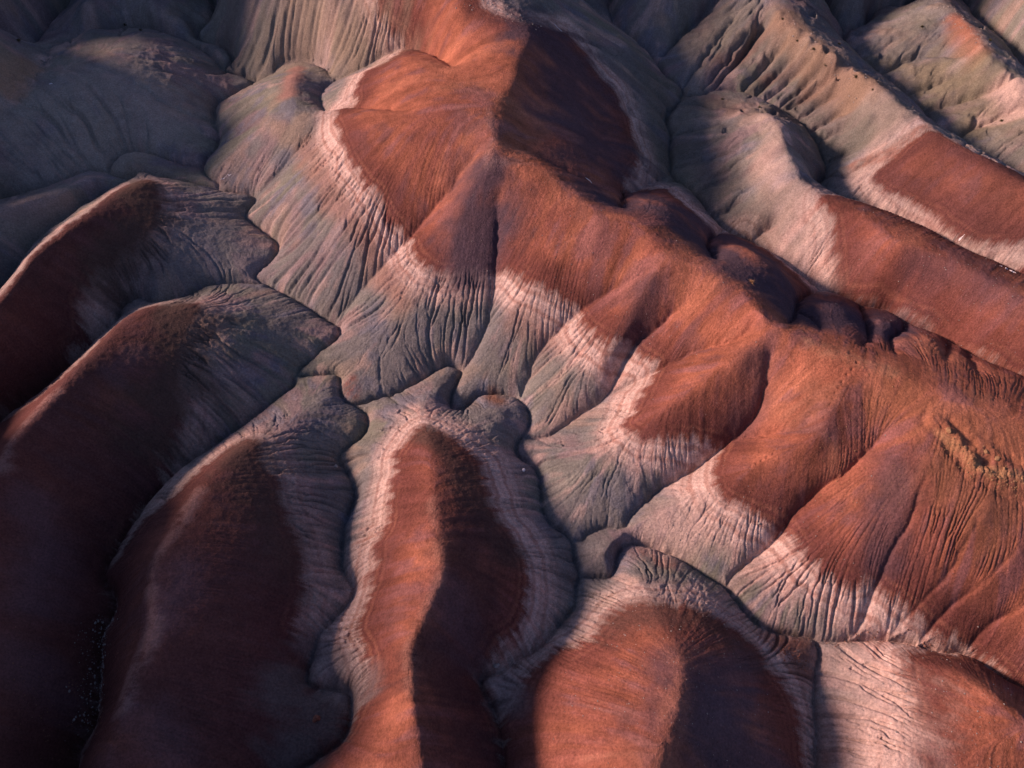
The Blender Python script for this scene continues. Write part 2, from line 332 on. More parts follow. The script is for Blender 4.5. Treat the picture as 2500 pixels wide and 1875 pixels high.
RED = [
 [(820,0),(832,36),(859,68),(888,99),(866,112),(827,137),(787,158),(773,202),(766,227),(730,236),(726,259),(740,299),(758,331),(780,374),(798,403),(834,443),(841,464),(863,493),(888,520),(895,545),(917,566),(953,585),(996,583),(1054,578),(1086,571),(1122,585),(1151,617),(1201,646),(1248,671),(1259,697),(1291,725),(1320,740),(1367,743),(1374,769),(1412,795),(1392,844),(1378,884),(1360,920),(1378,938),(1414,941),(1470,945),(1513,956),(1556,967),(1546,988),(1535,1028),(1538,1057),(1560,1076),(1596,1090),(1632,1109),(1690,1138),(1700,1145),(1711,1166),(1740,1202),(1776,1235),(1816,1253),(1848,1260),(1884,1256),(1906,1267),(1938,1292),(1970,1318),(2010,1346),(2050,1386),(2089,1408),(2212,1480),(2450,1620),(2700,1500),(2700,1000),(2330,860),(2212,808),(2150,783),(2046,727),(1956,689),(1866,655),(1812,636),(1772,628),(1700,578),(1640,533),(1600,508),(1545,503),(1500,462),(1440,412),(1400,406),(1348,410),(1378,346),(1365,290),(1338,209),(1300,170),(1266,126),(1235,80),(1223,66),(1150,58),(1100,40),(1040,12),(1030,-60),(1000,-150),(800,-160)],
 [(1776,421),(1798,468),(1806,540),(1812,600),(1835,640),(1916,664),(2046,727),(2212,808),(2500,900),(2600,700),(2212,590),(2082,533),(1949,468),(1862,436)],
 [(1992,277),(1974,299),(1938,331),(1898,367),(1895,396),(1938,421),(2028,472),(2100,518),(2212,533),(2600,650),(2600,450),(2212,380),(2028,284)],
 [(931,925),(906,929),(881,956),(863,995),(852,1053),(845,1090),(838,1141),(820,1174),(812,1220),(805,1264),(791,1314),(775,1361),(791,1404),(798,1458),(773,1530),(751,1584),(708,1616),(620,1700),(560,1850),(1060,1900),(1080,1700),(1086,1600),(1061,1526),(1043,1494),(1032,1469),(1054,1422),(1068,1386),(1115,1357),(1133,1307),(1140,1264),(1133,1213),(1104,1159),(1079,1134),(1062,1091),(1054,1053),(1032,999),(996,956),(960,934)],
 [(1416,1303),(1356,1307),(1327,1328),(1298,1361),(1248,1397),(1205,1415),(1169,1436),(1140,1465),(1133,1505),(1111,1541),(1095,1577),(1092,1659),(1090,1850),(1740,1850),(1740,1659),(1722,1566),(1697,1494),(1668,1454),(1632,1404),(1578,1354),(1524,1321),(1470,1307)],
 [(540,956),(504,965),(414,1035),(360,1085),(310,1125),(256,1205),(232,1249),(250,1285),(252,1328),(223,1386),(218,1458),(212,1562),(180,1638),(150,1850),(540,1850),(650,1660),(702,1624),(752,1566),(738,1530),(684,1490),(659,1454),(677,1408),(660,1375),(630,1343),(655,1285),(648,1242),(645,1188),(623,1134),(605,1084),(600,1050),(576,1005),(555,965)],
 [(425,657),(360,659),(288,675),(216,738),(144,808),(72,868),(0,916),(-150,1000),(-300,1850),(130,1850),(162,1640),(203,1562),(208,1450),(240,1310),(216,1249),(296,1110),(345,1040),(349,977),(382,920),(389,873),(385,819),(389,783),(407,736),(425,695)],
 [(310,387),(338,414),(342,443),(335,486),(306,522),(252,572),(223,580),(194,612),(187,650),(187,736),(160,780),(108,828),(43,880),(0,905),(-100,970),(-200,800),(-100,700),(0,642),(72,547),(126,507),(216,442)],
 [(1956,1418),(1960,1458),(1978,1512),(1970,1584),(1978,1659),(2000,1850),(2600,1850),(2450,1640),(2212,1483),(2136,1438),(2089,1411),(2035,1408)],
]
def poly_sd(polys, s):
    Xs, Ys = X[::s, ::s].astype(np.float32), Y[::s, ::s].astype(np.float32)
    wx = 1.0*fbm(Xs/7, Ys/7, 3, 40); wy = 1.0*fbm(Xs/7+31, Ys/7, 3, 44)
    Xs = Xs+wx; Ys = Ys+wy
    best = np.full(Xs.shape, -60, np.float32); pk = np.ones(Xs.shape, np.float32)
    for P, kk in zip(polys, PALEK):
        W = smooth_closed(to_world(P)).astype(np.float32)
        D = np.full(Xs.shape, 1e9, np.float32); ins = np.zeros(Xs.shape, bool)
        for a, b in zip(W, np.roll(W, -1, 0)):
            vx, vy = b-a; L2 = vx*vx+vy*vy+1e-9
            t = np.clip(((Xs-a[0])*vx+(Ys-a[1])*vy)/L2, 0, 1)
            D = np.minimum(D, (Xs-a[0]-t*vx)**2+(Ys-a[1]-t*vy)**2)
            c = (a[1] > Ys) != (b[1] > Ys)
            if abs(vy) > 1e-9: ins ^= c & (Xs < vx*(Ys-a[1])/vy+a[0])
        D = np.sqrt(D); D[~ins] *= -1
        pk = np.where(D > best, kk, pk).astype(np.float32); best = np.maximum(best, D)
    return best, blur(pk, 2)          # positive inside red
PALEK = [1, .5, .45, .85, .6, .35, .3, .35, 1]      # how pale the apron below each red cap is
SD, PKM = poly_sd(RED, 4)
SD = up2(up2(SD))[:NY, :NX]; PKM = up2(up2(PKM))[:NY, :NX]
print('sd', round(time.time()-T0, 1))

# ------------------------------------------------------------------ running water: rills
J11 = np.gradient(X, axis=1); J12 = np.gradient(X, axis=0); J22 = np.gradient(Y, axis=0)
J21 = np.gradient(Y, axis=1)
DET = J11*J22-J12*J21
def flow_dir(h):
    hi = np.gradient(h, axis=1); hj = np.gradient(h, axis=0)
    gx = (J22*hi-J21*hj)/DET; gy = (-J12*hi+J11*hj)/DET
    di = (J22*-gx-J12*-gy)/DET; dj = (-J21*-gx+J11*-gy)/DET
    n = np.sqrt(di*di+dj*dj)+1e-9
    return (di/n).astype(np.float32), (dj/n).astype(np.float32), np.hypot(gx, gy)
inframe = ((PX > -60) & (PX < 2270) & (PY > -50) & (PY < 1720))
FI = np.flatnonzero(inframe)
def carve(h, n, steps, step=1.0, mom=.5):
    di, dj, sl = flow_dir(h)
    st = rng.choice(FI, n); y = (st//NX).astype(np.float32); x = (st % NX).astype(np.float32)
    x += rng.random(n, dtype=np.float32)-.5; y += rng.random(n, dtype=np.float32)-.5
    cnt = np.zeros(NX*NY, np.float32)
    vx = np.zeros(n, np.float32); vy = np.zeros(n, np.float32)
    dif, djf = di.ravel(), dj.ravel(); dvf = DF.ravel()
    for k in range(steps):
        c = np.clip((y+.5).astype(np.int32), 0, NY-1)*NX + np.clip((x+.5).astype(np.int32), 0, NX-1)
        cnt += np.bincount(c, minlength=NX*NY)
        vx = vx*mom+dif[c]*(1-mom); vy = vy*mom+djf[c]*(1-mom)
        nn = np.sqrt(vx*vx+vy*vy)+1e-6
        x += vx/nn*step; y += vy/nn*step
        if k % 10 == 9:
            keep = dvf[c] > .5
            x, y, vx, vy = x[keep], y[keep], vx[keep], vy[keep]
    return cnt.reshape(NY, NX)
zone = sstep(1.0, -2.0, SD)                      # 0 on the red caps, 1 on pale and grey ground
toe = sstep(.2, 2.5, DF)
far = 1-OUT
# broad lobes and their gullies
SLM = blur(sstep(.12, .42, flow_dir(blur(H, 3))[2]), 3)
lob = fbm(X/9, Y/9, 3, 60)
_fx = np.exp(-(((PX-2000)/560)**2+((PY-190)/330)**2)) ; _fy = np.exp(-(((PX-640)/230)**2+((PY-60)/120)**2))
FARG = 1+1.5*np.clip(_fx*1.6, 0, 1)+.8*_fy + 1.3*np.exp(-(((PX-200)/330)**2+((PY-170)/210)**2))          # the flanks of the far ridges are gullied more deeply
lob3 = -np.abs(fbm(X/3.0+13, Y/3.0+8, 3, 165))
lob2 = -np.abs(fbm(X/6.5+3, Y/6.5+8, 3, 160))
H = H + far*toe*((.15+.85*zone)*(.42*lob)*(1+(FARG-1)*SLM) + (FARG-1)*zone*(.75*lob2+.35*lob3)*SLM)
def channels(H, n, steps, iters, sig, thr, depth, mom):
    C = np.zeros_like(H); sl = sstep(.10, .38, flow_dir(blur(H, 3))[2])
    for it in range(iters):
        c = blur(carve(H-C, n, steps, mom=mom), sig)
        m = np.median(c[::3, ::3][inframe[::3, ::3]])+.01
        l = np.clip(np.log2(c/m+1e-3)-thr, 0, 3.0)/3.0
        C = .4*C + .6*np.minimum(l, 2.2*blur(l, 3.5)+.02)*depth
        print('carve', it, round(time.time()-T0, 1), m, (np.percentile(c[inframe]/m, [25, 75, 90, 97])).round(2))
    return C*blur(sl, 1.5)
DVAR = .35+.9*sstep(-.7, .8, fbm(X/11, Y/11, 3, 140))
CA = channels(H, 160000, 260, 4, 1.5, .8, .66*(.07+.93*zone)*DVAR*FARG, .45)
H = H - CA*sstep(0, .8, DF)*1.3
band_z = zone*sstep(-16, -6, SD)*sstep(1.0, 5.5, DV)
n1 = fbm(X/2.0, Y/2.0, 3, 70); n2 = fbm(X/.62, Y/.62, 2, 76)
H = H + ((.19*n1+.09*n2)*(.26+.40*zone+.55*band_z))*toe*far
REDR = np.exp(-(((PX-2080)/330)**2+((PY-1200)/230)**2))
DV2R = .2+1.0*sstep(-.5, .6, fbm(X/6+7, Y/6, 3, 143))
CB = channels(H, 700000, 130, 5, .34, .7, .54*(.26+.12*REDR*(1-zone)+.34*zone*FARG+.44*band_z)*DV2R, .2)
H = H - CB*sstep(0, .8, DF)*1.25
_lim = blur(H, 4)-.42
H = np.where(DF > 1.2, np.maximum(H, _lim), H)          # no sink holes
# valley incision
H -= WF*(.75*np.exp(-(DF/.38)**2)+.5*np.exp(-(DF/1.1)**2)+.9*np.clip(FARG-1, 0, 1)*np.exp(-(DF/1.3)**2))*(1-OUT)

# rocky ledge on the right-hand plateau
def raycast_h(px, py):
    a = (px-CX)/FPX; b = (CY-py)/FPX
    dy = CP+b*SP; dz = -SP+b*CP
    t = np.linspace((CAM_H-36)/-dz, (CAM_H+3)/-dz, 900)
    x = a*t; y = dy*t; z = CAM_H+dz*t
    i, j = to_idx(x, y)
    hh = H[np.clip(np.round(j).astype(int), 0, NY-1), np.clip(np.round(i).astype(int), 0, NX-1)]
    k = int(np.argmax(z <= hh))
    return x[k], y[k], hh[k]
def hz(x, y):
    i, j = to_idx(x, y); i0 = int(i); j0 = int(j); fx, fy = i-i0, j-j0
    return float((H[j0, i0]*(1-fx)+H[j0, i0+1]*fx)*(1-fy)+(H[j0+1, i0]*(1-fx)+H[j0+1, i0+1]*fx)*fy)
LEDGE = [[(2012,924),(2030,935),(2053,952),(2075,975),(2092,992),(2108,1012),(2136,1019),(2170,1034),(2215,1052)], [(2096,994),(2110,979),(2134,980),(2150,992),(2164,1009),(2186,1020),(2215,1034)]]
LW = [subdivide(np.array([(a, b, 20.0) for a, b in l]), .5, 900+i) for i, l in enumerate(LEDGE)]
for l, amp in zip(LW, (.34, .3)):
    dl, _ = line_dist([l], 1, 6.0)
    cr = np.abs(fbm(X/1.1, Y/1.1, 4, 130)); bl = fbm(X/2.5, Y/2.5, 3, 133)
    H += np.exp(-(dl/.9)**2)*amp*(.55+1.2*bl+1.1*cr) - .45*np.exp(-((dl-1.9)/.8)**2)*(.5+bl)
# footprints across the red slope
FOOT = [(1210,700),(1196,722),(1180,740),(1165,752),(1150,770),(1137,790),(1120,815),(1110,832),(1100,850),(1090,866),(1080,882),(1073,898),(1067,914),(1060,932),(1050,950),(1042,968),(1034,984),(1028,1000),(1014,1028),(1002,1058),(707,1247),(690,1262),(668,1270),(652,1279),(640,1287),(622,1296),(607,1305),(590,1316),(574,1326),(558,1334)]
for a, b in FOOT[::2]:
    fx_, fy_, _ = raycast_h(1416+.36*a, 531+.36*b)
    i, j = to_idx(fx_, fy_); i, j = int(i), int(j)
    sl_ = (slice(j-6, j+7), slice(i-6, i+7))
    H[sl_] -= .34*np.exp(-(((X[sl_]-fx_)**2+(Y[sl_]-fy_)**2)/.24**2))
print('ledge', round(time.time()-T0, 1))

# ------------------------------------------------------------------ downslope smear of noise (stains that run down the slope)
def lic(src, h, steps):
    di, dj, _ = flow_dir(h); dif, djf = di.ravel(), dj.ravel(); s = src.ravel().astype(np.float32)
    jj, ii = np.mgrid[0:NY, 0:NX].astype(np.float32)
    acc = np.zeros(NX*NY, np.float32)
    for sg in (1, -1):
        x = ii.ravel().copy(); y = jj.ravel().copy()
        for k in range(steps):
            c = np.clip((y+.5).astype(np.int32), 0, NY-1)*NX + np.clip((x+.5).astype(np.int32), 0, NX-1)
            acc += s[c]; x += sg*1.6*dif[c]; y += sg*1.6*djf[c]
    return (acc/(2*steps)).reshape(NY, NX)
L1 = lic(rng.random((NY, NX), dtype=np.float32)-.5, blur(Hsmooth, 2), 14); L1 /= L1.std()
L2 = lic(blur(rng.random((NY, NX), dtype=np.float32)-.5, 2.2), blur(Hsmooth, 2), 22); L2 /= L2.std()
L3 = lic(blur(rng.random((NY, NX), dtype=np.float32)-.5, 5.0), blur(Hsmooth, 3), 34); L3 /= L3.std()
print('lic', round(time.time()-T0, 1))

H = H + (.012*L1+.035*L2)*(.4+.6*(1-zone))*toe*far*np.clip(.6+fbm(X/10, Y/10, 2, 150), 0, 1.4)
H = H + .075*fbm(X/.8, Y/.8, 3, 155)*far*(1-.4*zone)
# ------------------------------------------------------------------ ground colours
def c3(r, g, b): return np.array([r, g, b], np.float32)
RED_A, RED_B, RED_D = c3(.38, .145, .092), c3(.24, .092, .072), c3(.13, .048, .044)
PALE, PINK = c3(.56, .42, .38), c3(.38, .21, .17)
GREY, GREYG, MAUVE, TAN, BLUE = c3(.195, .195, .20), c3(.205, .212, .182), c3(.235, .185, .20), c3(.32, .25, .19), c3(.165, .175, .215)
def mix(a, b, t): return a*(1-t[..., None]) + b*t[..., None]
def flat(c): return np.broadcast_to(c, (NY, NX, 3))
N0 = fbm(X/14, Y/14, 4, 80); N1 = fbm(X/4.5, Y/4.5, 4, 85); N2 = fbm(X/9+40, Y/9, 3, 90); N3 = fbm(X/6+90, Y/6, 4, 95)
s = SD + .22*L1 + .5*L2*sstep(1, -8, SD) + 1.1*N1*sstep(0, -6, SD)
colr = mix(flat(RED_A), RED_B, sstep(-.5, .7, N0+.25*L2+.3*N3))
colr = mix(colr, c3(.30, .14, .09), .6*sstep(.1, .8, N2+.2*L2)*sstep(4, 12, SD))
colr = mix(colr, c3(.43, .178, .112), .6*sstep(.0, .6, fbm(X/12+11, Y/12+4, 3, 170)+.3*L3)*sstep(5, 11, SD))
colr = mix(colr, c3(.19, .095, .10), .6*sstep(.05, .55, N3+.2*L2))
NS = fbm(X/1.6, Y/1.6, 4, 120)
colr = colr*(1+.22*NS+.07*L2+.08*L3)[..., None]
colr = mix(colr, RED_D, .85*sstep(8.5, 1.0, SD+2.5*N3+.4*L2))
cols = mix(flat(GREY), GREYG, sstep(-.2, .6, N0))
cols = mix(cols, MAUVE, .85*sstep(-.05, .5, N2+.3*L2*.6))
cols = mix(cols, BLUE, .8*sstep(.1, .5, N3+.15*L2))
cols = mix(cols, TAN, .45*sstep(.15, .6, fbm(X/8-30, Y/8, 3, 99)+.15*L2))
cols = mix(cols, PALE*.8, .45*sstep(.25, .9, N1+.3*L2))
cols = mix(cols, c3(.13, .105, .115), (.25+.3*np.clip(FARG-1, 0, 1.2))*sstep(.4, 1.8, L3+.3*N1))
cols = mix(cols, c3(.34, .32, .29), (.2+.25*np.clip(FARG-1, 0, 1.2))*sstep(.5, 1.9, -L3+.3*N1))
PW = 3.2 + 2.5*N0
PK = PKM
pale = sstep(-PW-5.5, -PW+1.5, s)
cols = mix(cols, PALE, pale*.95*PK)
sb = SD + .45*N3 + .08*L1 + .10*L2
b1 = .5+.5*np.sin(sb*5.6+N0*2); b2 = .5+.5*np.sin(sb*2.5+1.0+N2*2)
band = np.clip(.5*b1+.5*b2, 0, 1)
LITE, DARKB = flat(c3(.70, .54, .49)), flat(c3(.40, .235, .20))
nearb = sstep(-7.5, -3.2, sb)*(.6+.4*sstep(-.6, .4, N2))
cols = mix(cols, mix(DARKB, LITE, sstep(.15, .75, band)), nearb*.72*np.minimum(1, PK+.05))
colr = mix(colr, c3(.075,.040,.044), .85*sstep(.55, .38, PK)*np.clip(.85+.3*N0, 0, 1))  # left caps: dark maroon clay, deepened to stand in for shade
wash = sstep(.5, 1.8, L2+.5*L3)*sstep(-11, -1.5, SD)*sstep(-.5, .3, N1)
cols = mix(cols, c3(.30, .135, .105), .5*wash*np.minimum(1, PK+.2))
inner = mix(flat(c3(.15, .055, .048)), flat(c3(.40, .18, .12)), sstep(.2, .8, b1))
colr = mix(colr, inner, .38*np.exp(-((sb-.9)/1.3)**2)*np.minimum(1, PK+.1)*sstep(-.6, .3, N2))
edge = sstep(-1.3, .5, sb+.22*L1+.38*L2)
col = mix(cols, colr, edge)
col = col*(1+.06*L1+.06*L2)[..., None]
# local stains, with painted light and shade among them: list of (points, radius m, colour, strength)
STAIN_SHADE = []
def stain_shade(pts, rad, colour, k): STAIN_SHADE.append((pts, rad, colour, k))
stain_shade([(640,60),(760,60),(800,110)], 16, TAN, .6)
stain_shade([(470,40),(560,110)], 12, GREYG*1.15, .4)
stain_shade([(60,230),(200,180),(330,230),(180,320)], 22, c3(.37,.345,.31), .7); stain_shade([(30,480),(130,430)], 9, c3(.33,.31,.28), .5); stain_shade([(330,30),(430,110)], 8, c3(.24,.24,.24), .5); stain_shade([(450,520),(520,560)], 12, c3(.27,.27,.285), .5)  # first: lighter grey makes up for missing light on the large upper left hill
stain_shade([(640,150),(625,205)], 3.5, c3(.36,.2,.17), .8)
stain_shade([(580,270),(640,300),(650,260)], 4, TAN, .6)
stain_shade([(2070,40),(2110,110)], 5, c3(.40,.15,.08), .75)
stain_shade([(2050,990),(2100,1060),(2170,1100)], 8, c3(.32,.165,.095), .4)
stain_shade([(2017,927),(2053,952),(2100,995),(2136,1017),(2212,1032)], 1.5, c3(.50,.32,.17), .7)
stain_shade([(1930,860),(2100,930),(2200,960)], 7, c3(.34,.15,.085), .6)
stain_shade([(1080,868),(1060,860)], 3.0, c3(.25,.12,.07), .8)
stain_shade([(760,845),(755,825)], 2.4, c3(.24,.09,.07), .8)
stain_shade([(1390,1195),(1450,1215)], 2.5, c3(.24,.1,.075), .6)
stain_shade([(1690,1385),(1740,1400),(1740,1450)], 3.5, c3(.16,.07,.05), .8)
stain_shade([(1800,1550),(1815,1600),(1790,1640)], 3.0, c3(.2,.08,.055), .8)
stain_shade([(1650,245),(1690,281),(1655,330),(1680,420),(1720,520),(1780,620)], 6, PALE, .5)
stain_shade([(1690,270),(1705,300)], 1.6, PALE*1.25, .8)
stain_shade([(1880,200),(1930,250),(1880,330),(1845,385)], 4, PALE, .5)
DKG, DKB = c3(.135,.135,.115), c3(.16,.11,.10)
stain_shade([(1560,60),(1700,150),(1830,300)], 16, DKG, .6); stain_shade([(1480,230),(1500,330),(1560,430),(1640,490)], 10, DKG, .55); stain_shade([(1950,90),(2100,180),(2212,300)], 14, DKG, .5)  # darker grey puts the weaker light on these flanks into their colour
stain_shade([(1640,90),(1560,130)], 4, DKB, .7); stain_shade([(1730,130),(1660,170)], 4, DKB, .7); stain_shade([(1790,170),(1740,210)], 3.5, DKB, .6); stain_shade([(1540,210),(1620,240)], 4, DKB, .5)
stain_shade([(1380,120),(1420,250),(1420,350)], 9, DKG, .45)
stain_shade([(1700,40),(1800,120),(1860,180)], 8, c3(.3,.2,.14), .6)
stain_shade([(1990,150),(2100,200),(2180,260)], 10, c3(.24,.21,.14), .6)
stain_shade([(2180,190),(2200,240)], 7, PALE, .8)
stain_shade([(101,122),(85,165),(20,225)], 2.4, PALE, .8)
stain_shade([(60,140),(30,200)], 5, c3(.3,.2,.13), .6)
stain_shade([(187,10),(190,50),(120,110)], 3, PALE, .5)
stain_shade([(330,500),(260,590),(200,650),(195,700)], 2.2, PALE*.8, .6)
stain_shade([(430,690),(400,780),(400,880)], 2.2, PALE*.75, .5)
stain_shade([(0,455),(60,440),(130,415)], 3, PALE*.7, .4)
stain_shade([(1430,1130),(1480,1150)], 6, PALE, .7)
stain_shade([(1860,1450),(1900,1500),(1890,1600)], 9, PALE, .7)
CHAR = c3(.085, .062, .055)  # charcoal clay of the noses, carried on as painted shade down the right flanks
stain_shade([(313,400),(320,470),(290,520),(230,600)], 8, CHAR, .85); stain_shade([(400,670),(385,760),(370,860),(330,960)], 9, CHAR, .8)
stain_shade([(535,970),(545,1040),(580,1100),(600,1200)], 7, CHAR, .6); stain_shade([(930,940),(985,1000),(1040,1120),(1090,1200)], 4.5, CHAR, .7)
stain_shade([(1320,1345),(1420,1325),(1520,1345),(1610,1420)], 4.5, CHAR, .5)
stain_shade([(40,800),(80,1200),(60,1550)], 16, c3(.15,.055,.05), .6); stain_shade([(430,1250),(480,1500)], 14, c3(.14,.06,.06), .55)
stain_shade([(620,1480),(700,1560),(640,1630)], 6, c3(.15,.14,.14), .8); stain_shade([(690,1400),(790,1480)], 4, c3(.2,.18,.19), .6)
stain_shade([(1090,1480),(1110,1530)], 4, c3(.2,.17,.18), .6); stain_shade([(1560,1560),(1620,1650)], 8, c3(.16,.11,.13), .4)
stain_shade([(655,320),(735,450),(805,545),(870,650)], 4.5, c3(.34,.19,.15), .55); stain_shade([(1110,690),(1190,740)], 4, c3(.34,.2,.16), .4)
PURP_SHADE = c3(.078, .060, .085)  # purple shade of the faces turned from the sun, painted into the clay
stain_shade([(1000,1150),(1030,1290),(960,1430),(990,1600)], 8, c3(.075,.04,.044), .8); stain_shade([(1990,285),(1930,330),(1850,352)], 2.6, c3(.25,.1,.07), .6)  # first: painted shade on the ridge's right face; second: red clay streak
stain_shade([(1180,80),(1230,150),(1250,250),(1300,330)], 17, PURP_SHADE, .85); stain_shade([(1200,340),(1260,390)], 5, PURP_SHADE, .5)
stain_shade([(1030,400),(1020,470),(1020,560),(1050,480)], 10, PURP_SHADE, .9); stain_shade([(1300,430),(1420,450),(1520,530),(1620,600),(1700,660),(1810,690),(1900,705)], 9, PURP_SHADE, .95)
stain_shade([(1640,780),(1640,860),(1600,900)], 5, PURP_SHADE, .5); stain_shade([(1940,1010),(1920,1120),(1905,1200)], 5, PURP_SHADE, .6); stain_shade([(1400,600),(1375,720)], 5, PURP_SHADE, .5)
stain_shade([(1980,560),(2100,600),(2212,665)], 4, PURP_SHADE, .4); stain_shade([(1520,1500),(1560,1600),(1600,1640)], 11, PURP_SHADE, .75)
MV = c3(.17,.135,.175)
stain_shade([(60,1090),(110,1180),(60,1300)], 5, MV, 0.30); stain_shade([(400,1230),(350,1320)], 5, MV, 0.33); stain_shade([(330,1560),(380,1650)], 5, MV, 0.30); stain_shade([(960,1290),(1000,1390)], 5, MV, 0.27)
stain_shade([(20,1420),(120,1500)], 5, MV, 0.24); stain_shade([(250,800),(300,760)], 4, MV, 0.21); stain_shade([(1600,1450),(1560,1520)], 5, MV, 0.24); stain_shade([(1150,240),(1250,260)], 6, MV, 0.21)
stain_shade([(1400,425),(1470,455),(1590,520),(1690,600),(1800,655),(1930,695)], 8, c3(.085,.062,.088), .9)  # second coat of painted shade over the domes behind the main crest
CREST_PINK = c3(.44, .30, .28)  # paler pink line along the crests
stain_shade([(425,1064),(378,1145),(331,1217),(324,1278),(335,1332),(317,1397),(284,1458),(266,1520)], 2.0, CREST_PINK, .4)
stain_shade([(936,1080),(938,1134),(956,1224),(938,1278),(899,1361),(884,1404),(888,1494)], 1.3, c3(.42,.22,.17), .4)
stain_shade([(0,1010),(18,963),(54,916),(119,848)], 2.0, CREST_PINK, .4); stain_shade([(1468,1430),(1470,1500),(1440,1590),(1430,1650)], 2.5, c3(.45,.2,.14), .5)
stain_shade([(1054,238),(1068,299),(1056,350),(1150,355)], 1.6, CREST_PINK, .3); stain_shade([(1740,735),(1848,778),(1920,800)], 2.2, c3(.42,.24,.15), .5)
s2 = 4
Xc, Yc = X[::s2, ::s2], Y[::s2, ::s2]
for pts, rad, colour, k in STAIN_SHADE:
    W = to_world(pts); D = np.full(Xc.shape, 1e9)
    for a, b in zip(W[:-1], W[1:]):
        v = b-a; L2_ = v@v+1e-9
        t = np.clip(((Xc-a[0])*v[0]+(Yc-a[1])*v[1])/L2_, 0, 1)
        D = np.minimum(D, np.hypot(Xc-a[0]-t*v[0], Yc-a[1]-t*v[1]))
    D = up2(up2(D))[:NY, :NX]
    m = sstep(rad*1.15, rad*.1, D+rad*.45*N1+rad*.1*L2+rad*.2*N3)*k
    if rad < 3: m = m*sstep(-.9, .5, NS+.25*L1)
    col = mix(col, colour, m)
col = np.clip(col, .01, .9)

# ------------------------------------------------------------------ terrain material
def ground_mat():
    m = bpy.data.materials.new('badlands_clay'); m.use_nodes = True
    t = m.node_tree; N = t.nodes; L = t.links; N.clear()
    out = N.new('ShaderNodeOutputMaterial'); b = N.new('ShaderNodeBsdfPrincipled')
    b.inputs['Roughness'].default_value = .92; b.inputs['Specular IOR Level'].default_value = .12
    at = N.new('ShaderNodeAttribute'); at.attribute_name = 'clay'
    geo = N.new('ShaderNodeNewGeometry')
    n1 = N.new('ShaderNodeTexNoise'); n1.inputs['Scale'].default_value = 2.6; n1.inputs['Detail'].default_value = 8; n1.inputs['Roughness'].default_value = .75
    n2 = N.new('ShaderNodeTexNoise'); n2.inputs['Scale'].default_value = .45; n2.inputs['Detail'].default_value = 7; n2.inputs['Roughness'].default_value = .65
    for n in (n1, n2): L.new(geo.outputs['Position'], n.inputs['Vector'])
    mr = N.new('ShaderNodeMapRange'); mr.inputs[1].default_value = .25; mr.inputs[2].default_value = .75; mr.inputs[3].default_value = .5; mr.inputs[4].default_value = 1.5
    mr2 = N.new('ShaderNodeMapRange'); mr2.inputs[1].default_value = .3; mr2.inputs[2].default_value = .7; mr2.inputs[3].default_value = .86; mr2.inputs[4].default_value = 1.14
    L.new(n1.outputs[0], mr.inputs[0]); L.new(n2.outputs[0], mr2.inputs[0])
    mul = N.new('ShaderNodeMath'); mul.operation = 'MULTIPLY'; L.new(mr.outputs[0], mul.inputs[0]); L.new(mr2.outputs[0], mul.inputs[1])
    vm = N.new('ShaderNodeVectorMath'); vm.operation = 'SCALE'; L.new(at.outputs['Color'], vm.inputs[0]); L.new(mul.outputs[0], vm.inputs['Scale'])
    L.new(vm.outputs[0], b.inputs['Base Color'])
    n3 = N.new('ShaderNodeTexNoise'); n3.inputs['Scale'].default_value = 2.2; n3.inputs['Detail'].default_value = 9; n3.inputs['Roughness'].default_value = .72
    L.new(geo.outputs['Position'], n3.inputs['Vector'])
    bp = N.new('ShaderNodeBump'); bp.inputs['Strength'].default_value = .9; bp.inputs['Distance'].default_value = .38
    L.new(n3.outputs[0], bp.inputs['Height']); L.new(bp.outputs[0], b.inputs['Normal'])
    L.new(b.outputs[0], out.inputs[0])
    return m
MAT = ground_mat()
# ------------------------------------------------------------------ terrain meshes: one per hill, divided along the main valleys
INNER = (PX > -72) & (PX < 2275) & (PY > -36) & (PY < 1745)
DM, _ = line_dist([VW[k][0] for k in MAIN], 1, 2.0)
cellh = np.maximum(np.abs(J11), np.abs(J22))
open_ = INNER & (DM > .75*cellh+.02)
lab = np.where(open_, np.arange(NX*NY, dtype=np.int64).reshape(NY, NX)+1, 0)
def runmax(a, axis, m):      # spread the largest label along open runs
    b = a if axis == 1 else a.T
    o = m if axis == 1 else m.T
    idx = np.cumsum(~o, axis=1) + np.arange(b.shape[0])[:, None]*(b.shape[1]+1)
    mx = np.zeros(idx.max()+1, np.int64); np.maximum.at(mx, idx.ravel(), np.where(o, b, 0).ravel())
    r = np.where(o, mx[idx], 0)
    return r if axis == 1 else r.T
for _ in range(200):
    n = runmax(runmax(lab, 1, open_), 0, open_)
    if (n == lab).all(): break
    lab = n
ids, cn = np.unique(lab[lab > 0], return_counts=True)
good = [int(i) for i, c in zip(ids, cn) if c > 1500]
L8 = np.zeros(lab.shape, np.int32)
for k, i in enumerate(good): L8[lab == i] = k+1
L8[~INNER] = len(good)+1
for _ in range(60):
    z = L8 == 0
    if not z.any(): break
    n = L8.copy()
    for sh, axn in ((1, 0), (-1, 0), (1, 1), (-1, 1)):
        r = np.roll(L8, sh, axn); m = (n == 0) & (r > 0); n[m] = r[m]
    L8 = n
L8[L8 == 0] = len(good)+1
print('hills', len(good), round(time.time()-T0, 1))
CO = np.stack([X, Y, H], 2).astype(np.float32).reshape(-1, 3)
IDX = np.arange(NX*NY, dtype=np.int32).reshape(NY, NX)
QUAD = np.stack([IDX[1:, :-1], IDX[1:, 1:], IDX[:-1, 1:], IDX[:-1, :-1]], 2).reshape(-1, 4)
FL = L8[1:, :-1].ravel()
C4 = np.ones((NY*NX, 4), np.float32); C4[:, :3] = col.reshape(-1, 3)
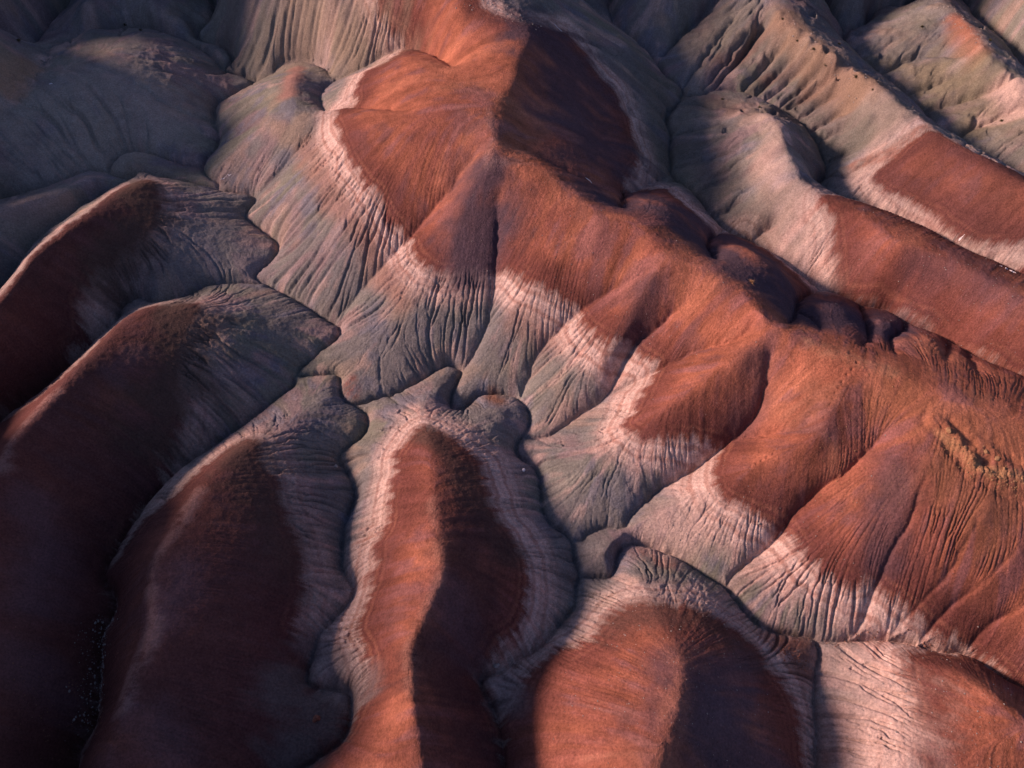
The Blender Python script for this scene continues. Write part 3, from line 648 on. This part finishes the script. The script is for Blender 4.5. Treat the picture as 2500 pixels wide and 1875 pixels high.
def patch(name, q):
    used, inv = np.unique(q.ravel(), return_inverse=True)
    me = bpy.data.meshes.new(name)
    me.vertices.add(len(used)); me.vertices.foreach_set('co', CO[used].ravel())
    me.loops.add(q.size); me.loops.foreach_set('vertex_index', inv.astype(np.int32).ravel())
    me.polygons.add(len(q)); me.polygons.foreach_set('loop_start', np.arange(0, q.size, 4, dtype=np.int32))
    me.polygons.foreach_set('use_smooth', np.ones(len(q), bool))
    me.update(calc_edges=True)
    a = me.attributes.new('clay', 'FLOAT_COLOR', 'POINT'); a.data.foreach_set('color', C4[used].ravel())
    me.materials.append(MAT)
    o = bpy.data.objects.new(name, me); COL.objects.link(o); o['kind'] = 'structure'
    return o
HILLS = [(54,35,'dark hill in the far top left corner'),(288,45,'low grey hill behind the large grey hill at the top left'),(341,365,'small grey knob between the valleys at the upper left'),
 (209,243,'large smooth grey hill with a pale crest at the upper left'),(73,506,'narrow grey ridge between the large grey hill and the first charcoal ridge'),(250,601,'charcoal capped ridge with a grey nose, uppermost of the left ridges'),
 (1300,620,'long main massif with red slopes, pale apron and grey foot'),(233,1067,'broad dark maroon ridge reaching a grey dome, second of the left ridges'),(497,1307,'dark maroon tongue ridge at the lower left, third from the top left'),
 (944,1266,'upright tongue shaped ridge with a red left face and black right face, bottom centre'),(1424,1484,'round maroon dome with a pale rim at the bottom'),(1989,1549,'pale and red hill in the bottom right corner'),
 (1780,420,'pale bald hill running into a red ridge behind the main massif'),(1750,200,'gullied grey brown ridges with a pale crest and a red right end in the upper right corner'),(2080,180,'grey green ridge with an orange crest near the top right'),(1900,20,'grey slope at the top edge, right of centre'),(2190,60,'pale slope in the top right corner')]
for k in range(1, len(good)+2):
    q = QUAD[FL == k]
    if not len(q): continue
    m = (L8 == k) & inframe
    if k <= len(good): print('hill', k, 'centre', int(PX[m].mean()), int(PY[m].mean()), 'cells', int(m.sum()))
    o = patch('surrounding_terrain' if k == len(good)+1 else 'hill', q)
    if k <= len(good):
        cxy = np.array([PX[m].mean(), PY[m].mean()]) if m.any() else np.array([0, 0])
        o['label'] = min(HILLS, key=lambda h: (h[0]-cxy[0])**2+(h[1]-cxy[1])**2)[2]
    else: o['label'] = 'clay hills rolling on round the photographed ground'

# ------------------------------------------------------------------ things lying on the ground
import bmesh
def simple_mat(name, a, b, rough=.9, scale=3.0):
    m = bpy.data.materials.new(name); m.use_nodes = True; t = m.node_tree; p = t.nodes['Principled BSDF']
    p.inputs['Roughness'].default_value = rough; p.inputs['Specular IOR Level'].default_value = .15
    g = t.nodes.new('ShaderNodeNewGeometry'); n = t.nodes.new('ShaderNodeTexNoise'); n.inputs['Scale'].default_value = scale; n.inputs['Detail'].default_value = 6
    r = t.nodes.new('ShaderNodeValToRGB'); r.color_ramp.elements[0].color = (*a, 1); r.color_ramp.elements[1].color = (*b, 1)
    r.color_ramp.elements[0].position = .35; r.color_ramp.elements[1].position = .65
    t.links.new(g.outputs['Position'], n.inputs['Vector']); t.links.new(n.outputs[0], r.inputs[0]); t.links.new(r.outputs[0], p.inputs['Base Color'])
    bp = t.nodes.new('ShaderNodeBump'); bp.inputs['Strength'].default_value = .6; bp.inputs['Distance'].default_value = .1
    t.links.new(n.outputs[0], bp.inputs['Height']); t.links.new(bp.outputs[0], p.inputs['Normal'])
    return m
M_OCHRE = simple_mat('ochre_rock', (.24, .14, .08), (.38, .24, .13)); M_RED = simple_mat('red_rock', (.16, .07, .05), (.30, .15, .11))
M_GREY = simple_mat('grey_rock', (.22, .20, .19), (.40, .37, .35)); M_WHITE = simple_mat('salt_crust', (.62, .62, .66), (.86, .86, .9), .7)
M_TWIG = simple_mat('dry_shrub', (.05, .045, .03), (.12, .11, .06)); M_TAN = simple_mat('straw_shrub', (.34, .2, .1), (.5, .33, .2))
def rock_verts(r, seed, sub=2, squash=.7):
    bm = bmesh.new(); bmesh.ops.create_icosphere(bm, subdivisions=sub, radius=1)
    g = np.random.default_rng(seed)
    pl = g.normal(0, 1, (9, 3)); pl /= np.linalg.norm(pl, axis=1)[:, None]; dd = g.uniform(.55, .95, 9)
    sc_ = g.uniform(.75, 1.25, 3)
    for v in bm.verts:
        p = np.array(v.co)
        for n_, d_ in zip(pl, dd):
            e = p@n_-d_
            if e > 0: p = p-n_*e
        p = p*sc_*(1+g.normal(0, .03)); v.co = (p[0]*r, p[1]*r, p[2]*r*squash)
    return bm
def to_obj(bm, name, mat, parent=None, smooth=False):
    me = bpy.data.meshes.new(name); bm.to_mesh(me); bm.free(); me.materials.append(mat)
    o = bpy.data.objects.new(name, me); COL.objects.link(o)
    if parent: o.parent = parent
    return o
def tag(o, label, cat, group=None):
    o['label'] = label; o['category'] = cat; o['kind'] = 'thing'
    if group: o['group'] = group
# the broken ochre ledge: an outcrop with its blocks
e = bpy.data.objects.new('rock_outcrop', None); COL.objects.link(e)
ox, oy, oz = raycast_h(2105, 1000); e.location = (ox, oy, oz)
tag(e, 'broken ochre rock ledge with crumbled blocks on the red plateau at the right edge', 'rock outcrop')
g = np.random.default_rng(5)
for l, n in zip(LW, (20, 12)):
    d = dense(l, .1)
    for k in range(n):
        p = d[int(g.integers(0, len(d)))]
        x, y = p[0]+g.normal(0, .55), p[1]+g.normal(0, .55)
        r = float(np.clip(g.lognormal(-1.55, .5), .1, .6))
        o = to_obj(rock_verts(r, 300+k+n, 1 if r < .3 else 2), 'boulder', M_OCHRE, e)
        o.location = (x-ox, y-oy, hz(x, y)-oz-.1*r); o.rotation_euler = (g.uniform(-.3, .3), g.uniform(-.3, .3), g.uniform(0, 6.28))
# single stones the photograph shows
for (px, py, r, mat, lab) in (
    (684, 1553, .75, M_RED, 'lone reddish boulder on the dark slope at the bottom left of centre'),
    (726, 1008, .4, M_GREY, 'pale angular stone at the gully mouth beside the small grey knoll'),
    (1131, 1015, .45, M_WHITE, 'small white stone beside the winding gully east of the dark tongue-shaped ridge'),
    (1073, 1438, .55, M_GREY, 'small pale grey stone above the gully bend at the bottom centre'),
    (1640, 1130, .25, M_GREY, 'tiny grey stone on the pale apron under the red slope')):
    x, y, z = raycast_h(px, py)
    o = to_obj(rock_verts(r, int(px), 2, .75), 'stone', mat); o.location = (x, y, hz(x, y)+.15*r); o.rotation_euler[2] = px
    tag(o, lab, 'stone')
# crusts of white salt, draped on the ground
def crust(px, py, blobs, lab):
    cx_, cy_, cz_ = raycast_h(px, py); bm = bmesh.new()
    for (dx, dy, rx, ry, rot) in blobs:
        ring = []; n = 22; c = None
        for kk, fr in ((0, 0), (1, .55), (2, 1.0)):
            if kk == 0:
                x, y = cx_+dx, cy_+dy; c = bm.verts.new((x-cx_, y-cy_, hz(x, y)+.10-cz_)); continue
            row = []
            for i in range(n):
                a = i/n*2*math.pi; w_ = 1+.35*math.sin(a*3+px)+.2*math.sin(a*7+py)
                lx, ly = rx*fr*w_*math.cos(a), ry*fr*w_*math.sin(a)
                x = cx_+dx+lx*math.cos(rot)-ly*math.sin(rot); y = cy_+dy+lx*math.sin(rot)+ly*math.cos(rot)
                row.append(bm.verts.new((x-cx_, y-cy_, hz(x, y)+(.09 if kk == 1 else -.03)-cz_)))
            ring.append(row)
        for i in range(n):
            j = (i+1) % n
            bm.faces.new((c, ring[0][i], ring[0][j])); bm.faces.new((ring[0][i], ring[1][i], ring[1][j], ring[0][j]))
    o = to_obj(bm, 'salt_crust', M_WHITE); o.location = (cx_, cy_, cz_); tag(o, lab, 'salt crust')
crust(2174, 580, [(0, 0, .75, .35, .9), (.9, -1.1, .9, .35, -.9), (-.7, .9, .5, .25, .5)], 'bright white crust in the shaded hollow near the right edge')
crust(2075, 516, [(0, 0, .5, .2, .4)], 'small white fleck on the shaded slope left of the bright crust')
crust(1272, 389, [(0, 0, .9, .12, -.5), (1.6, -.7, .6, .1, -.5)], 'thin white streak in the gully below the dark purple face')
crust(1202, 57, [(0, 0, .8, .18, -.6), (1, -.6, .6, .15, -.5)], 'white flecks behind the summit saddle at the top centre')
crust(484, 386, [(0, 0, 1.2, .16, .2), (1.6, .3, .8, .14, -.2)], 'thin white trickle on the grey valley floor at the upper left')
crust(110, 181, [(0, 0, .5, .3, .2)], 'white spot beside the pale crest of the large grey hill')
# low shrubs
def shrub(px, py, r, mat, lab, seed):
    x, y, z = raycast_h(px, py); g = np.random.default_rng(seed); bm = bmesh.new()
    for k in range(70):
        a = g.uniform(0, 6.28); el = g.uniform(.15, 1.45); L_ = r*g.uniform(.6, 1.1)
        d_ = np.array([math.cos(a)*math.cos(el), math.sin(a)*math.cos(el), math.sin(el)*.8]); s_ = np.cross(d_, (0, 0, 1)); s_ /= np.linalg.norm(s_)+1e-6
        w_ = r*.05
        p0 = d_*r*.1; p1 = d_*L_
        for q0, q1 in ((p0, p1), (p0+d_*L_*.5, p1*.85+np.array([g.normal(0, .25)*r, g.normal(0, .25)*r, .1*r]))):
            up_ = np.array([0, 0, w_])
            v = [bm.verts.new(q0-s_*w_), bm.verts.new(q0+s_*w_), bm.verts.new(q0+up_), bm.verts.new(q1)]
            bm.faces.new((v[0], v[1], v[3])); bm.faces.new((v[1], v[2], v[3])); bm.faces.new((v[2], v[0], v[3]))
    o = to_obj(bm, 'shrub', mat); o.location = (x, y, hz(x, y)-.05); tag(o, lab, 'shrub', 'dry shrubs on the far slopes' if mat is M_TWIG else None)
shrub(1623, 610, .85, M_TAN, 'straw coloured shrub alone on the dark shaded dome right of the main crest', 1)
for k, (px, py, r, lab) in enumerate(((1758,105,.9,'dark shrub on the brown crest of the upper right ridge'),(1690,42,.8,'dark shrub near the top of the upper right ridge crest'),(1848,170,1.1,'rounded dark shrub on the pale shoulder of the upper right ridge'),(1812,96,.8,'dark shrub just behind the brown crest, upper right'),(1722,88,.7,'small dark shrub low on the brown gullied flank, upper right'),(1784,140,.7,'small dark shrub between two gullies below the brown crest'),(1885,195,.7,'dark shrub beside the pale saddle of the upper right ridge'),(1992,58,.9,'dark shrub on the grey slope left of the orange crest'),(2138,88,.9,'dark shrub behind the orange crest at the top right'),(1560,215,.7,'dark shrub at the rim of the grey dome'),(1640,232,.7,'dark shrub above the pale bald patch of the dome'),(272,60,1.1,'dark shrub on the grey hill at the top left'),(40,88,1.1,'dark shrub in the valley mouth at the far top left'),(304,66,.9,'second dark shrub right of the first on the top left hill'),(2163,262,.8,'small dark shrub on the olive slope near the right edge'))):
    shrub(px, py, r, M_TWIG, lab, 20+k)
# loose rubble: countless small stones
def rubble(name, lines, n, spread, rlo, rhi, mat, seed, lab):
    g = np.random.default_rng(seed); base = []
    for k in range(6):
        b = rock_verts(1.0, 700+k+seed, 1, .75); b.verts.ensure_lookup_table()
        base.append((np.array([v.co[:] for v in b.verts]), np.array([[v.index for v in f.verts] for f in b.faces]))); b.free()
    P = []; F = []; off = 0
    W = [dense(np.array([[*raycast(a, b), 0] for a, b in l]), .2) for l in lines]
    for k in range(n):
        d = W[int(g.integers(0, len(W)))]; p = d[int(g.integers(0, len(d)))]
        x, y = p[0]+g.normal(0, spread), p[1]+g.normal(0, spread); r = rlo*(rhi/rlo)**(g.random()**2.2)
        v, f = base[k % 6]; a = g.uniform(0, 6.28); R_ = np.array([[math.cos(a), -math.sin(a), 0], [math.sin(a), math.cos(a), 0], [0, 0, 1]])
        P.append(v@R_.T*r+np.array([x, y, hz(x, y)])); F.append(f+off); off += len(v)
    me = bpy.data.meshes.new(name); me.from_pydata(np.concatenate(P).tolist(), [], np.concatenate(F).tolist()); me.materials.append(mat)
    o = bpy.data.objects.new(name, me); COL.objects.link(o); o['kind'] = 'stuff'; o['label'] = lab; o['category'] = 'rubble'
rubble('rubble', [[(245,1330),(216,1372),(214,1440),(210,1520),(190,1590)]], 420, 1.0, .07, .34, M_GREY, 11, 'loose stones in the dark gully at the bottom left')
rubble('rubble', [[(150,1440),(60,1520)], [(200,1420),(120,1500)], [(60,1590),(180,1560)]], 500, 3.5, .05, .2, M_RED, 12, 'stones scattered over the dark slope in the bottom left corner')
rubble('rubble', [[(2040,960),(2110,1020),(2212,1065)]], 260, .9, .05, .2, M_OCHRE, 13, 'ochre debris shed below the broken ledge')
rubble('rubble', [[(1700,1380),(1790,1385),(1900,1380),(2000,1395),(2090,1412)], [(1690,1400),(1740,1440)]], 420, .7, .05, .22, M_RED, 14, 'crumbs of red clay along the valley line at the lower right')
rubble('rubble', [[(1740,735),(1848,778),(1960,812)], [(1200,400),(1500,575),(1650,680)], [(1780,900),(1950,1050)]], 700, 3.0, .04, .13, M_OCHRE, 15, 'small pale stones strewn along the red crest')
rubble('rubble', [[(1000,450),(1200,600),(1500,760)], [(1400,1000),(1650,1180),(1850,1330)], [(1500,1300),(1400,1600)], [(1900,1450),(2150,1600)], [(1900,550),(2200,700)]], 1800, 9.0, .04, .16, M_GREY, 16, 'sparse small stones scattered over the open slopes')
rubble('rubble', [[(1010,-5),(1060,15),(1150,55)], [(1700,40),(1800,110),(1900,190)], [(2040,10),(2120,90)]], 500, 2.0, .08, .35, M_GREY, 17, 'stones along the far ridge crests')
print('done', round(time.time()-T0, 1))
